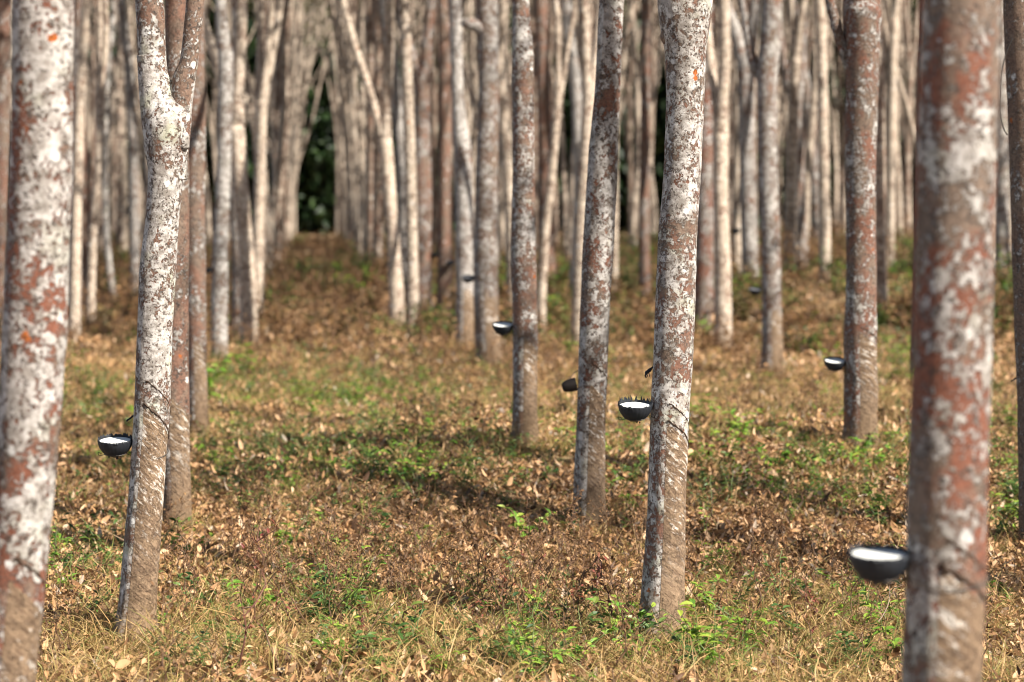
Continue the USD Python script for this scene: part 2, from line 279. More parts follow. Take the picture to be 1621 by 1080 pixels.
# ------------------------------------------------------------------ the trees one can tell apart
# s = pixels per metre at the tree; prof = (row, left edge, right edge) read along the trunk, base first; tint = (red, lichen, moss)
SPEC = [
 dict(k='front_left', s=560, prof=[(1330, -58, 42), (1080, -36, 55), (900, -22, 71), (740, -9, 86), (540, 1, 101), (400, 8, 107), (200, 16, 115), (0, 20, 117)], tint=(1.1, .72, .2), panel=(.85, -95),
      label='thick blurred rubber tree trunk cut by the left edge, rusty and white blotched'),
 dict(k='fork', s=372, prof=[(1003, 178, 249), (965, 184, 247), (940, 187, 248), (840, 197, 254), (740, 206, 261), (640, 213, 268), (540, 217, 272), (440, 221, 277), (350, 231, 283), (270, 235, 291), (200, 229, 298)],
      limbs=[[(215, 231, 290), (165, 222, 272), (122, 219, 266), (100, 218, 263), (50, 215, 260), (0, 213, 258)], [(250, 258, 294), (190, 267, 301), (122, 275, 310), (100, 285, 313), (50, 291, 320), (0, 296, 325)]],
      tint=(.45, .75, .5), panel=(1.03, -112), label='sharp pale rubber tree at left that forks into two limbs below the top edge'),
 dict(k='behind_fork', s=276, prof=[(835, 252, 304), (780, 254, 302), (700, 253, 300), (540, 252, 299), (400, 255, 300), (270, 260, 300), (120, 263, 298), (0, 262, 296)], tint=(.5, .35, .2), panel=(.8, -100),
      label='rubber tree trunk half hidden right behind the forked tree, its foot in shade'),
 dict(k='second_behind', s=200, prof=[(688, 296, 332), (640, 297, 330), (540, 296, 328), (400, 295, 327), (300, 294, 325), (200, 294, 326), (100, 293, 325), (0, 292, 324)], tint=(.5, .45, .2), panel=(.8, -100),
      label='rubber tree whose dark foot shows just right of the half hidden trunk'),
 dict(k='left_pale', s=138, prof=[(570, 333, 363), (540, 335, 361), (400, 337, 362), (300, 342, 365), (200, 345, 367), (100, 345, 370), (50, 342, 362), (0, 340, 357)], tint=(.35, .8, .1),
      label='pale blurred rubber tree bulging near the top, third trunk right of the forked tree'),
 dict(k='left_pale_b', s=118, prof=[(535, 362, 402), (500, 366, 398), (400, 366, 390), (300, 365, 384), (160, 368, 384), (0, 366, 382)], tint=(.3, .6, .1),
      label='blurred beige rubber tree standing close against the right side of the bulging pale one'),
 dict(k='main', s=361, prof=[(1006, 1006, 1090), (985, 1010, 1087), (960, 1013, 1086), (920, 1017, 1085), (860, 1022, 1086), (740, 1027, 1089), (640, 1031, 1093), (540, 1036, 1099), (400, 1042, 1103), (240, 1053, 1112), (120, 1055, 1117), (80, 1053, 1119), (45, 1046, 1124), (0, 1041, 1128)],
      tint=(.6, .72, .35), panel=(.99, -105), label='sharp grey and white rubber tree right of centre with the crusted full cup'),
 dict(k='third', s=279, prof=[(838, 904, 962), (820, 906, 960), (740, 910, 959), (640, 914, 960), (540, 917, 963), (350, 926, 974), (250, 931, 978), (150, 941, 981), (0, 948, 988)], tint=(.8, .75, .15), panel=(.88, -105),
      label='right-leaning rubber tree left of the sharp central one, with the brown tipped-over cup'),
 dict(k='fourth', s=236, prof=[(698, 808, 855), (680, 810, 853), (640, 811, 851), (540, 812, 851), (400, 809, 849), (250, 811, 846), (100, 810, 845), (0, 810, 838)], tint=(.55, .62, .2), panel=(.75, -100),
      label='upright rubber tree mottled grey and rust with a small full cup'),
 dict(k='fifth', s=139, prof=[(582, 750, 799), (560, 752, 796), (500, 751, 790), (400, 750, 788), (300, 752, 788), (150, 757, 790), (60, 757, 789), (0, 752, 788)], tint=(.25, .6, .1), panel=(.9, -100),
      label='blurred plain grey rubber tree with a stub near the top and a grey cup'),
 dict(k='sixth', s=126, prof=[(550, 720, 752), (520, 722, 750), (450, 722, 750), (350, 721, 750), (250, 718, 747), (150, 715, 734), (0, 710, 730)], tint=(.45, .8, 0), panel=(.8, -100),
      label='bright pinkish rubber tree touching the left side of the plain grey one'),
 dict(k='seventh', s=98, prof=[(498, 688, 722), (470, 691, 719), (300, 694, 716), (100, 694, 714), (0, 692, 710)], tint=(.5, .3, 0),
      label='dark red-brown rubber tree between two paler trunks left of centre'),
 dict(k='eighth', s=99, prof=[(500, 652, 687), (460, 655, 684), (300, 653, 684), (180, 656, 682), (110, 655, 684)], limbs=[[(135, 656, 676), (80, 640, 658), (20, 622, 640), (-60, 600, 616)], [(130, 662, 684), (60, 668, 686), (0, 676, 692), (-80, 690, 704)]], tint=(.6, .5, 0),
      label='blurred rubber tree that forks high up, left of the dark red-brown trunk'),
 dict(k='ninth', s=92, prof=[(462, 630, 650), (420, 632, 647), (300, 630, 645), (200, 624, 640), (110, 612, 632), (0, 600, 618)], tint=(.2, .8, 0),
      label='slim pale rubber tree leaning left, left of the high-forking tree'),
 dict(k='right_mid', s=236, prof=[(703, 1332, 1395), (690, 1335, 1392), (620, 1337, 1391), (540, 1337, 1388), (400, 1340, 1387), (250, 1338, 1386), (100, 1339, 1390), (50, 1337, 1392), (22, 1336, 1394)],
      limbs=[[(130, 1339, 1390), (75, 1338, 1391), (22, 1336, 1393), (0, 1336, 1394), (-60, 1338, 1392)], [(110, 1338, 1358), (60, 1320, 1338), (0, 1305, 1320), (-60, 1292, 1304)]],
      tint=(.75, .5, .1), panel=(.8, -105), label='rust-mottled rubber tree at right, with full cup, dark branch at upper left'),
 dict(k='right_far', s=139, prof=[(592, 1201, 1247), (560, 1205, 1241), (540, 1206, 1239), (400, 1205, 1235), (250, 1200, 1230), (120, 1197, 1231), (60, 1204, 1236), (0, 1207, 1239)], tint=(.4, .65, .1), panel=(.8, -105),
      limbs=[[(125, 1200, 1224), (105, 1186, 1204), (70, 1180, 1194), (10, 1172, 1184)]], label='blurred rubber tree with grey cup and dark side branch, left of the branching rust-mottled one'),
 dict(k='right_y', s=100, prof=[(448, 1172, 1203), (420, 1174, 1200), (350, 1172, 1198), (200, 1169, 1195), (90, 1166, 1194)], limbs=[[(95, 1165, 1186), (50, 1155, 1174), (0, 1140, 1156), (-90, 1122, 1134)], [(95, 1174, 1195), (40, 1184, 1202), (-30, 1190, 1206), (-110, 1196, 1208)]], tint=(.5, .75, 0),
      label='blurred pale Y-shaped rubber tree left of the one with the grey cup'),
 dict(k='right_bent', s=86, prof=[(463, 1258, 1284), (400, 1258, 1279), (300, 1256, 1275), (200, 1253, 1272), (160, 1250, 1270)], limbs=[[(170, 1252, 1270), (130, 1240, 1256), (60, 1228, 1242), (-60, 1212, 1224)], [(165, 1256, 1271), (90, 1262, 1275), (-40, 1268, 1280)]], tint=(.4, .6, 0),
      label='blurred rubber tree with kinked left limb, right of the one with the grey cup'),
 dict(k='right_thin', s=76, prof=[(393, 1284, 1305), (300, 1282, 1300), (200, 1274, 1291), (110, 1262, 1280), (0, 1244, 1260)], tint=(.4, .6, 0),
      label='slim blurred rubber tree curving up leftward, left of the branching rust-mottled one'),
 dict(k='pink', s=112, prof=[(522, 1096, 1136), (480, 1099, 1131), (350, 1102, 1130), (200, 1104, 1128), (0, 1108, 1130)], tint=(1.0, .55, 0),
      label='blurred orange-pink rubber tree peeping out behind the sharp central trunk'),
 dict(k='slim_mid', s=92, prof=[(492, 1005, 1035), (460, 1011, 1030), (300, 1012, 1028), (150, 1014, 1029), (0, 1014, 1030)], tint=(.6, .45, 0),
      label='slim blurred grey rubber tree just left of the sharp central trunk'),
 dict(k='pale_mid', s=88, prof=[(462, 898, 932), (400, 904, 926), (300, 908, 926), (130, 902, 920), (60, 892, 910), (0, 888, 904)], tint=(.3, .85, 0),
      label='slim pale rubber tree left of the leaning one, in the blurred rows'),
 dict(k='mound_mid', s=84, prof=[(448, 850, 886), (420, 854, 880), (300, 852, 876), (150, 850, 872), (0, 846, 866)], tint=(.6, .35, 0),
      label='blurred brown rubber tree right of the upright one, its foot on a sandy mound'),
 dict(k='front_right', s=655, prof=[(1560, 1400, 1545), (1330, 1413, 1542), (1080, 1423, 1551), (860, 1430, 1558), (700, 1437, 1562), (540, 1447, 1568), (400, 1451, 1572), (250, 1457, 1577), (100, 1463, 1583), (0, 1467, 1586)], tint=(1.25, .6, .2), panel=(1.05, -112),
      label='thick blurred red and white rubber tree in the right foreground with a big cup'),
 dict(k='right_edge', s=285, prof=[(862, 1612, 1674), (830, 1614, 1670), (700, 1612, 1666), (540, 1609, 1662), (250, 1600, 1652), (0, 1590, 1642)], tint=(.15, .35, .1), panel=(.7, -100),
      label='dark grey rubber tree cut by the right edge'),
 dict(k='right_gap', s=104, prof=[(450, 1570, 1604), (400, 1574, 1600), (250, 1575, 1597), (0, 1572, 1594)], tint=(.2, .7, .3),
      label='blurred pale rubber tree in the gap right of the red foreground trunk'),
 dict(k='red_strip', s=150, prof=[(600, 1440, 1478), (400, 1446, 1476), (250, 1449, 1478), (0, 1454, 1482)], tint=(1.2, .2, 0),
      label='orange-red rubber tree showing as a strip on the left of the red foreground trunk'),
 dict(k='far_left_a', s=106, prof=[(508, 104, 134), (480, 107, 131), (300, 110, 130), (100, 116, 134), (0, 118, 136)], tint=(.5, .5, 0),
      label='blurred brown rubber tree right beside the thick trunk at the left edge'),
 dict(k='far_left_b', s=98, prof=[(496, 124, 158), (460, 127, 152), (300, 122, 144), (150, 116, 134), (0, 108, 124)], tint=(.5, .25, 0),
      label='blurred dark rubber tree leaning left, left of the thin crooked sapling'),
 dict(k='far_left_c', s=90, prof=[(470, 203, 226), (420, 206, 222), (250, 204, 220), (100, 196, 210), (0, 184, 198)], tint=(.3, .75, 0),
      label='slim pale rubber tree in the rows just left of the forked tree'),
 dict(k='far_left_edge', s=110, prof=[(520, -16, 16), (440, -12, 12), (250, -9, 14), (0, -6, 18)], tint=(.6, .4, 0),
      label='blurred rubber tree sliver at the left edge behind the thick trunk'),
 dict(k='sapling', s=92, prof=[(490, 175, 188), (430, 168, 179), (340, 162, 172), (240, 160, 170), (150, 163, 173), (60, 170, 180), (0, 176, 186)], tint=(.1, .8, .3),
      label='thin crooked pale sapling between the thick left trunk and the forked tree'),
]
# ------------------------------------------------------------------ the lie of the land
ctrl = []
for t in SPEC:
    b = t['prof'][0]; p = at((b[1] + b[2]) / 2, t['s'], b[0] - 3); t['base'] = p
    if t['k'] in ('front_left', 'front_right'): p = np.array([p[0], p[1], -.03 if t['k'] == 'front_right' else 0.0])
    ctrl.append(p)
ctrl = np.array(ctrl)
def land0(x, y):
    x, y = np.asarray(x, float), np.asarray(y, float)
    num, den = np.zeros(np.broadcast(x, y).shape), np.full(np.broadcast(x, y).shape, .25)
    for cx, cy, cz in ctrl:
        w = np.exp(-((x - cx) ** 2 + ((y - cy) * .8) ** 2) / (1.0 + .05 * cy) ** 2); num += w * cz; den += w
    return num / den + .12 * np.exp(-((y - 60) / 26) ** 2)
def land(x, y):
    x, y = np.asarray(x, float), np.asarray(y, float)
    q = np.stack([x, y, np.zeros(np.broadcast(x, y).shape)], -1)
    near = np.exp(-np.hypot(x, y) / 90)
    return land0(x, y) + near * (.16 * (meshkit.fbm(q * .55, 3, 3) - .5) + .05 * (meshkit.fbm(q * 3.1, 3, 5) - .5))
for _ in range(14):
    for q, t in zip(ctrl, SPEC): q[2] += .8 * ((t['base'][2] - .045 if not t['k'].startswith('front_') else -.02) - float(land(q[0], q[1])))
gx = np.sinh(np.linspace(-6.4, 6.4, 420)); gx = gx / abs(gx).max() * 520
gx = np.sort(np.r_[np.arange(-9, 9, .075), gx[abs(gx) > 9.2]])
gy = np.r_[-np.geomspace(500, 3, 40), np.arange(-2, 3.5, .5), np.arange(3.6, 22, .075), np.geomspace(22.2, 620, 240)]
GX, GY = np.meshgrid(gx, gy)
gz = land(GX, GY)
m_, k_ = GX.shape
ii, jj = np.meshgrid(np.arange(m_ - 1), np.arange(k_ - 1), indexing='ij'); a_ = (ii * k_ + jj).ravel()
ground = put('/World', 'ground', (np.stack([GX, GY, gz], -1).reshape(-1, 3), np.vstack([np.c_[a_, a_ + 1, a_ + k_ + 1], np.c_[a_, a_ + k_ + 1, a_ + k_]])), M_GROUND)
tag(ground, 'brown plantation floor of earth, litter and dry growth', 'ground', kind='structure')

# ------------------------------------------------------------------ rubber trees
def attrs_of(v, tint, panel=None, origin=None, ph=None):
    n = len(v); z = v[:, 2]
    pm = np.zeros(n)
    if panel is not None:
        top, a0 = panel
        d = np.degrees(np.mod(ph - math.radians(a0) + 1e-6, 2 * np.pi))          # degrees past the panel's left edge
        cutz = top - .0013 * d
        pm = np.clip((cutz - z) / .02, 0, 1) * np.clip(d / 5, 0, 1) * np.clip((150 - d) / 6, 0, 1)
    return {'tint': np.tile(np.asarray(tint, float), (n, 1)), 'panel': pm}
def limb_mesh(p0, d0, r0, length, rng, n=8, wander=.16, up=.5, sub=2, leafpts=None, flare=1.25):
    """an upswept limb with its side branches; leaf sites are added to leafpts"""
    k = max(6, int(length / .45)); P, d = [np.array(p0, float)], unit(d0)
    for i in range(k):
        d = unit(d + rng.normal(size=3) * wander * .5 + np.array([0, 0, up * .14])); P.append(P[-1] + d * length / k)
    P = np.array(P); r = r0 * np.linspace(1, .28, k + 1); r[0] *= flare
    parts = [tube(P, r, n)[:2]]
    if leafpts is not None:
        for q in P[-3:]: leafpts.append(q)
    for j in range(sub):
        i = int(k * rng.uniform(.3, .9)); az = rng.uniform(0, 2 * np.pi)
        dd = unit(unit(P[min(i + 1, k)] - P[i]) + .75 * np.array([math.cos(az), math.sin(az), .1]))
        parts += limb_mesh(P[i], dd, r[i] * .6, length * rng.uniform(.35, .55), rng, max(4, n - 3), wander, up, sub - 1 if sub > 1 else 0, leafpts)
    return parts
def crown_mesh(sites, rng, n=390):
    S = np.array(sites); S = S[S[:, 2] > 4.8] if (S[:, 2] > 4.8).sum() > 4 else S
    P = S[rng.integers(0, len(S), n)] + rng.normal(size=(n, 3)) * [.3, .3, .26]
    D = rng.normal(size=(n, 3)) * [1, 1, .5] - [0, 0, .45]; N = rng.normal(size=(n, 3)) * .5 + [0, 0, 1]
    return leaves(P, D, N, rng.uniform(.13, .22, n), rng.uniform(.055, .085, n), .2, .15)
def tops(tree, P, d, r, rng, tint, nl=2, total=9.5, bark=None, spread=(.22, .42), wander=.16):
    sites = []
    for j in range(nl):
        az = rng.uniform(0, 2 * np.pi) if j == 0 else az + 2 * np.pi / nl + rng.normal() * .3
        dd = unit(unit(d) + rng.uniform(*spread) * np.array([math.cos(az), math.sin(az), 0]))
        v, f = join(limb_mesh(P, dd, r * (.82 if j == 0 else .66), total * rng.uniform(.8, 1.05), rng, 9, wander, leafpts=sites))
        put(tree, 'limb', (v, f), bark or BARK, attrs=attrs_of(v, tint))
    put(tree, 'crown', crown_mesh(sites, rng), M_CROWN, smooth=False)

GROUP_NEAR = 'rubber trees of the plantation'
built = []
for ti, t in enumerate(SPEC):
    rng = np.random.default_rng(100 + ti); s = t['s']
    prof = np.array(t['prof'], float)
    C = np.stack([(prof[:, 1] + prof[:, 2]) / 2, prof[:, 0]], 1)
    W = np.stack([at(c[0], s, c[1]) for c in C]); rad = (prof[:, 2] - prof[:, 1]) / 2 / s
    base = W[0].copy(); base[2] = float(land(base[0], base[1]))
    t['pos'] = base
    tree = thing('rubber_tree', t['label'], 'tree', base, GROUP_NEAR)
    built.append(base)
    big = s > 180
    below = W[0] - [0, 0, max(.12, W[0][2] - base[2] + .1)]
    flare = 1.12 if W[0][2] - base[2] < .2 else 1.0
    P4 = np.vstack([np.r_[below, rad[0] * flare], np.c_[W, rad]])
    if W[0][2] - base[2] < -.05: P4 = P4[P4[:, 2] > base[2] - .3]
    # a little sway in depth, none at the foot
    P4[:, 1] += .03 * np.sin(np.linspace(0, 3, len(P4)) + ti)
    d = unit(P4[-1, :3] - P4[-3, :3])
    has = t.get('limbs')
    if not has:                                     # the trunk goes on above the frame
        ext = rng.uniform(.4, 1.6); q = P4[-1].copy(); q[:3] += d * ext; q[3] *= .97; P4 = np.vstack([P4, q])
    if has: q = P4[-1].copy(); q[:3] += d * .10; q[3] *= .55; P4 = np.vstack([P4, q])
    P4[:, :3] -= base
    n = 56 if big else 20
    L = np.linalg.norm(np.diff(P4[:, :3], axis=0), axis=1).sum()
    S4 = smoothpath(P4, int(L / (.018 if big else .08)))
    a0 = math.radians(t['panel'][1]) if 'panel' in t else 0
    ptop = t['panel'][0] if 'panel' in t else 0
    def channel(ph, P, a0=a0, ptop=ptop):            # the tapped panel is slightly sunk, with a groove along its left edge
        z = P[:, 2][:, None]; dd = np.degrees((ph - a0 + 1e-6) % (2 * np.pi))[None]
        inside = np.clip((ptop - .0013 * dd - z) / .03, 0, 1) * np.clip(dd / 6, 0, 1) * np.clip((150 - dd) / 6, 0, 1)
        dg = (dd + 180) % 360 - 180
        lobe = .17 * np.exp(-np.maximum(z, 0) / .055) * (.35 + .65 * np.cos(ph * 5 + a0 * 7)[None] ** 2 + .3 * np.sin(ph * 3)[None])
        return 1 + lobe - .022 * inside - .03 * np.exp(-(dg / 3.2) ** 2) * (z < ptop + .04) * (z > -.2) + .02 * np.exp(-((dg + 9) / 6) ** 2) * (z < ptop)
    v, f, uv = tube(S4[:, :3], S4[:, 3], n, True, .05 if big else .035, 11 + ti, squash=channel)
    zt = v[:, 2]
    if t['k'] == 'fork':                             # the collar where the limbs part, one smooth skin
        caps = []
        for src, y0, y1 in ((prof, 300, 195), (np.array(has[0], float), 240, 60), (np.array(has[1], float), 290, 60)):
            yy = np.arange(y1, y0, 9.0); o = np.argsort(src[:, 0]); A, B = (np.interp(yy, src[o, 0], src[o, c]) for c in (1, 2))
            q = np.stack([at((a + b) / 2, s, w) for a, b, w in zip(A, B, yy)]) - base; q[:, 1] = 0; caps.append((q, (B - A) / 2 / s))
        def field(x, y, z):
            p = np.array([x, y, z]); acc = 0.0
            for q, r in caps: acc += math.exp(-(float((np.sqrt(((q - p) ** 2).sum(1)) - r).min())) / .012)
            return .012 * math.log(acc + 1e-30) + .001
        import manifold3d
        lo, hi = at(200, s, 285) - base, at(335, s, 88) - base
        mm = manifold3d.Manifold.level_set(field, [float(lo[0]), -.14, float(lo[2]), float(hi[0]), .14, float(hi[2])], .011).to_mesh()
        cv, cf = np.array(mm.vert_properties[:, :3], float), np.array(mm.tri_verts)
        f = np.vstack([f, cf + len(v)]); v = np.vstack([v, cv]); uv = np.vstack([uv, np.c_[np.arctan2(cv[:, 1], cv[:, 0]), cv[:, 2]]])
    uvz = np.stack([uv[:, 0], v[:, 2]], 1)
    put(tree, 'trunk', (v, f), BARK, attrs=attrs_of(v, t['tint'], t.get('panel'), ph=uv[:, 0]), uv=uvz)
    t['path'] = S4
    from scipy.spatial import cKDTree
    t['points'] = v; t['tree_of_points'] = cKDTree(np.c_[np.cos(uv[:, 0]) * .1, np.sin(uv[:, 0]) * .1, v[:, 2]])
    if has:
        sites = []
        for li, lp in enumerate(has):
            lp = np.array(lp, float); lw = np.stack([at((a + b) / 2, s, y) for y, a, b in lp]) - base; lr = (lp[:, 2] - lp[:, 1]) / 2 / s
            dy = (.10, -.06, .12)[li] if not big else (.02, -.02, .05)[li]
            lw[:, 1] += S4[-1, 1] * 0 + dy * np.linspace(0, 1, len(lw)); lp4 = np.c_[lw, lr]
            if lp[-1, 0] > -20: dl = unit(lw[-1] - lw[-3]); lp4 = np.vstack([lp4, np.r_[lw[-1] + dl * .5, lr[-1] * .95]]); lw = lp4[:, :3]
            dl = unit(lw[-1] - lw[-3]); S = smoothpath(lp4, max(8, int(np.linalg.norm(lw[-1] - lw[0]) / (.018 if big else .08))))
            tv = tube(S[:, :3], S[:, 3], 40 if big else 14, True, .05, 31 + ti + li)[:2]
            up = limb_mesh(S[-1, :3] - dl * .02, dl, S[-1, 3] * .97, rng.uniform(6, 8.5), rng, 9, leafpts=sites, wander=.12, flare=1.0)
            v, f = join([tv] + up)
            tint = t['tint'] if not (t['k'] == 'fork' and li == 1) else (.2, .52, .3)
            put(tree, 'limb', (v, f), BARK, attrs=attrs_of(v, tint))
        put(tree, 'crown', crown_mesh(sites, rng), M_CROWN, smooth=False)
    else:
        tops(tree, S4[-1, :3] - d * .03, d, S4[-1, 3], rng, t['tint'], 2 if t['k'] != 'sapling' else 1, 9.0 if t['k'] != 'sapling' else 4.0)
    t['tree'] = tree
by = {t['k']: t for t in SPEC}
def ring_at(t, z):
    S = t['path']; i = int(np.argmin(abs(S[:, 2] - z))); return S[i, :3], S[i, 3]
def surface(t, z, deg, out=0.0):
    c, r = ring_at(t, z); a = math.radians(deg)
    _, i = t['tree_of_points'].query([[math.cos(a) * .1, math.sin(a) * .1, z]], k=9); p = t['points'][i[0]] - c
    return c + (np.hypot(p[:, 0], p[:, 1])[:5].max() + out) * np.array([math.cos(a), math.sin(a), 0])
# details: tapping cuts, spouts, knots on the sharp trees
for key, cuts in (('main', ((1.06, -98, 12, .0030), (.985, -99, 20, .0042))), ('fork', ((1.12, -105, 15, .0026), (1.02, -108, 8, .0044))), ('third', ((.98, -95, 5, .004),)), ('front_right', ((1.04, -105, 10, .005), (1.10, -100, 10, .003))), ('right_mid', ((.82, -95, 5, .004),)), ('front_left', ((.90, -85, 15, .004),))):
    t = by[key]; rng = np.random.default_rng(len(key))
    for z0, a0, a1, r in cuts:
        A = np.linspace(a0, a1, 30); P = np.array([surface(t, z0 - .00105 * (a - a0) * (1 + .25 * ((a - a0) / (a1 - a0)) ** 2), a, .0) for a in A]); P[1:-1] = (P[:-2] + P[1:-1] + P[2:]) / 3; P += rng.normal(size=(30, 3)) * .0005
        put(t['tree'], 'tapping_cut', tube(P, r * (1 + .3 * np.sin(A * .3)) * np.linspace(1, .5, 30), 6)[:2], M_CUT)
def spout(key, z, deg, d, L, crust):
    t = by[key]; rng = np.random.default_rng(3 + len(key)); p = surface(t, z, deg, -.01); d = unit(d)
    P = np.array([p + d * L * u for u in np.linspace(0, 1, 9)]) + rng.normal(size=(9, 3)) * .001
    parts = [tube(P, .0042, 7)[:2]]
    if crust:
        parts.append(tube(P[3:], np.array([.004, .007, .0085, .0075, .009, .0065]), 8, True, .3, 4)[:2])
        for u in (.62, .8, .93, 1.0): q = p + d * L * u; parts.append(tube([q, q + [-.003, 0, -.012], q + [.001, 0, -.026 * rng.uniform(.6, 1.2)]], [.004, .003, .001], 5)[:2])
    put(t['tree'], 'latex_spout', join(parts), M_CUP)
zz = lambda t, y: EYE - (y - HOR) / t['s'] - t['pos'][2]
t = by['third']; a = at(903, 279, 598) - t['pos']; a[1] = -.05; b = surface(t, zz(t, 586), 178, -.004); put(t['tree'], 'cup_hanger', tube(smoothpath(np.array([a, (a + b) / 2 + [0, 0, .01], b]), 10), .0022, 5)[:2], M_WIRE)
spout('main', zz(by['main'], 576), 176, (-.78, -.25, -.62), .056, True)
spout('fork', zz(by['fork'], 659), 174, (-.8, -.2, -.58), .05, False)
spout('right_edge', zz(by['right_edge'], 596), 180, (-.8, -.2, -.5), .05, False)
import trimesh
def lump(c, r, seed, sc=(1, 1, 1)):
    m = trimesh.creation.icosphere(3, 1.0); v = np.array(m.vertices); v = v * (1 + .45 * (meshkit.fbm(v * 1.8 + seed, 3, seed) - .5)[:, None]) * r * np.array(sc) + c
    return v, np.array(m.faces)
t = by['fork']; kv, kf = lump(surface(t, zz(t, 222), -12, -.012), .028, 5, (1, 1, 1.6)); put(t['tree'], 'bark_knot', (kv, kf), BARK, attrs=attrs_of(kv, (.3, .9, .2)))
t = by['main']; kv, kf = lump(surface(t, zz(t, 55), 188, -.02), .030, 8, (.8, 1, 1.3)); put(t['tree'], 'bark_knot', (kv, kf), BARK, attrs=attrs_of(kv, (.3, .3, .2)))
t = by['fifth']; c, r = ring_at(t, zz(t, 42)); sp = np.array([c + [-.02, 0, -.05], c + [-r - .03, -.05, .03], c + [-r - .16, -.08, .06]]); sv, sf, _ = tube(smoothpath(sp, 8), np.linspace(.09, .06, 8), 12, True, .08, 3)
put(t['tree'], 'branch_stub', (sv, sf), BARK, attrs=attrs_of(sv, (.8, .6, 0)))
# frayed bark fibre hanging beside the right foreground trunk
t = by['right_edge']; h = [at(x, 285, y) - t['pos'] for x, y in ((1600, 62), (1588, 90), (1581, 130), (1580, 175), (1586, 205), (1591, 214))]
put(t['tree'], 'hanging_fibre', tube(smoothpath(np.array(h) + [0, -.05, 0], 24), .0035, 5)[:2], M_WIRE)

# tree patterns for the rows behind and to the sides
PATTERNS = []
for k in range(9):
    rng = np.random.default_rng(500 + k); path = f'/World/rubber_tree_pattern_{"abcdefghi"[k]}'
    stage.CreateClassPrim(path); c = UsdGeom.Xform.Define(stage, path).GetPrim(); c.SetSpecifier(Sdf.SpecifierClass)
    hf = rng.uniform(2.6, 5.2); lean = rng.normal(size=2) * .11; P = np.array([[0, 0, -.15], [0, 0, 0], [lean[0] * .2, lean[1] * .2, .4 * hf], [lean[0] * .6 + rng.normal() * .015, lean[1] * .6, .75 * hf], [lean[0], lean[1], hf]])
    r0 = rng.uniform(.064, .100); rr = r0 * np.array([1.45, 1.25, 1, .95, 1.0])
    S = smoothpath(np.c_[P, rr], 34); v, f, uv = tube(S[:, :3], S[:, 3], 18, True, .045, k)
    tint = (rng.uniform(.0, .4), rng.uniform(.4, .9), .1)
    put(c, 'trunk', (v, f), BARK_FAR, attrs=attrs_of(v, tint), uv=np.stack([uv[:, 0], v[:, 2]], 1))
    tops(c, S[-1, :3] - [0, 0, .08], unit(P[-1] - P[-2]), S[-1, 3], rng, tint, 2 if k % 3 else 3, rng.uniform(7.5, 10), BARK_FAR, (.08, .2), .10)
    PATTERNS.append(path)
rng = np.random.default_rng(77)
DIR = unit(np.array([(490 - CX) / FPX, 1.0])); NRM = np.array([DIR[1], -DIR[0]])
spots = []
for k in range(-18, 24):
    lane = k in (0, 1); lat = (-.80, 1.38)[k] if lane else (-.80 + 2.12 * k if k < 0 else 1.38 + 2.12 * (k - 1))
    along = -1.0 + .3 * (k % 5)
    while along < (97 if lane else 79):
        along += (2.6 if lane else 2.8) + rng.normal() * .22; q = DIR * along + NRM * (lat * (1 if along < 40 or not lane else .9) + rng.normal() * (.05 if lane else .12))
        x, y = q; inside = abs(x) < .245 * y + .6
        if not (inside and y > 26.5) and not (abs(x) < .245 * y + 9 and y > -6 and not inside and (x > 0 or abs(x) < .245 * y + 5)): continue
        if not inside and (y > 34 or rng.random() < .64): continue
        if not inside and np.hypot(x, y) < 3.2: continue
        if y < 27 and abs(x) < .245 * y + .9: continue
        if min(np.hypot(x - b[0], (y - b[1]) * .55) for b in built) < .9: continue
        sh = unit(SUN[:2]); w_ = [np.array([x, y]) - b[:2] for b in (by['front_left']['pos'], by['right_mid']['pos'], by['fork']['pos'], by['main']['pos'])]
        if not inside and any(0 < u @ sh < 13 and abs(u @ [sh[1], -sh[0]]) < .9 for u in w_): continue
        if rng.random() < (.0 if lane else .05): continue
        spots.append((x, y, inside))
for x, y, inside in spots:
    if inside:
        px = CX + FPX * x / y
        where = 'left of the grassy lane' if px < 480 else 'right of the grassy lane'
        far = 'distant' if y > 55 else 'blurred'
        label, group = f'one of the {far} slender rubber trees in rows {where}', f'{far} rubber trees {where}'
    else: label, group = 'rubber tree beyond the edge of the picture', 'rubber trees beside the view'
    r = thing('rubber_tree', label, 'tree', (x, y, float(land(x, y))), group, rng.uniform(0, 360), rng.uniform(.88, 1.12))
    r.GetReferences().AddInternalReference(PATTERNS[int(rng.integers(len(PATTERNS)))]); r.SetInstanceable(True)

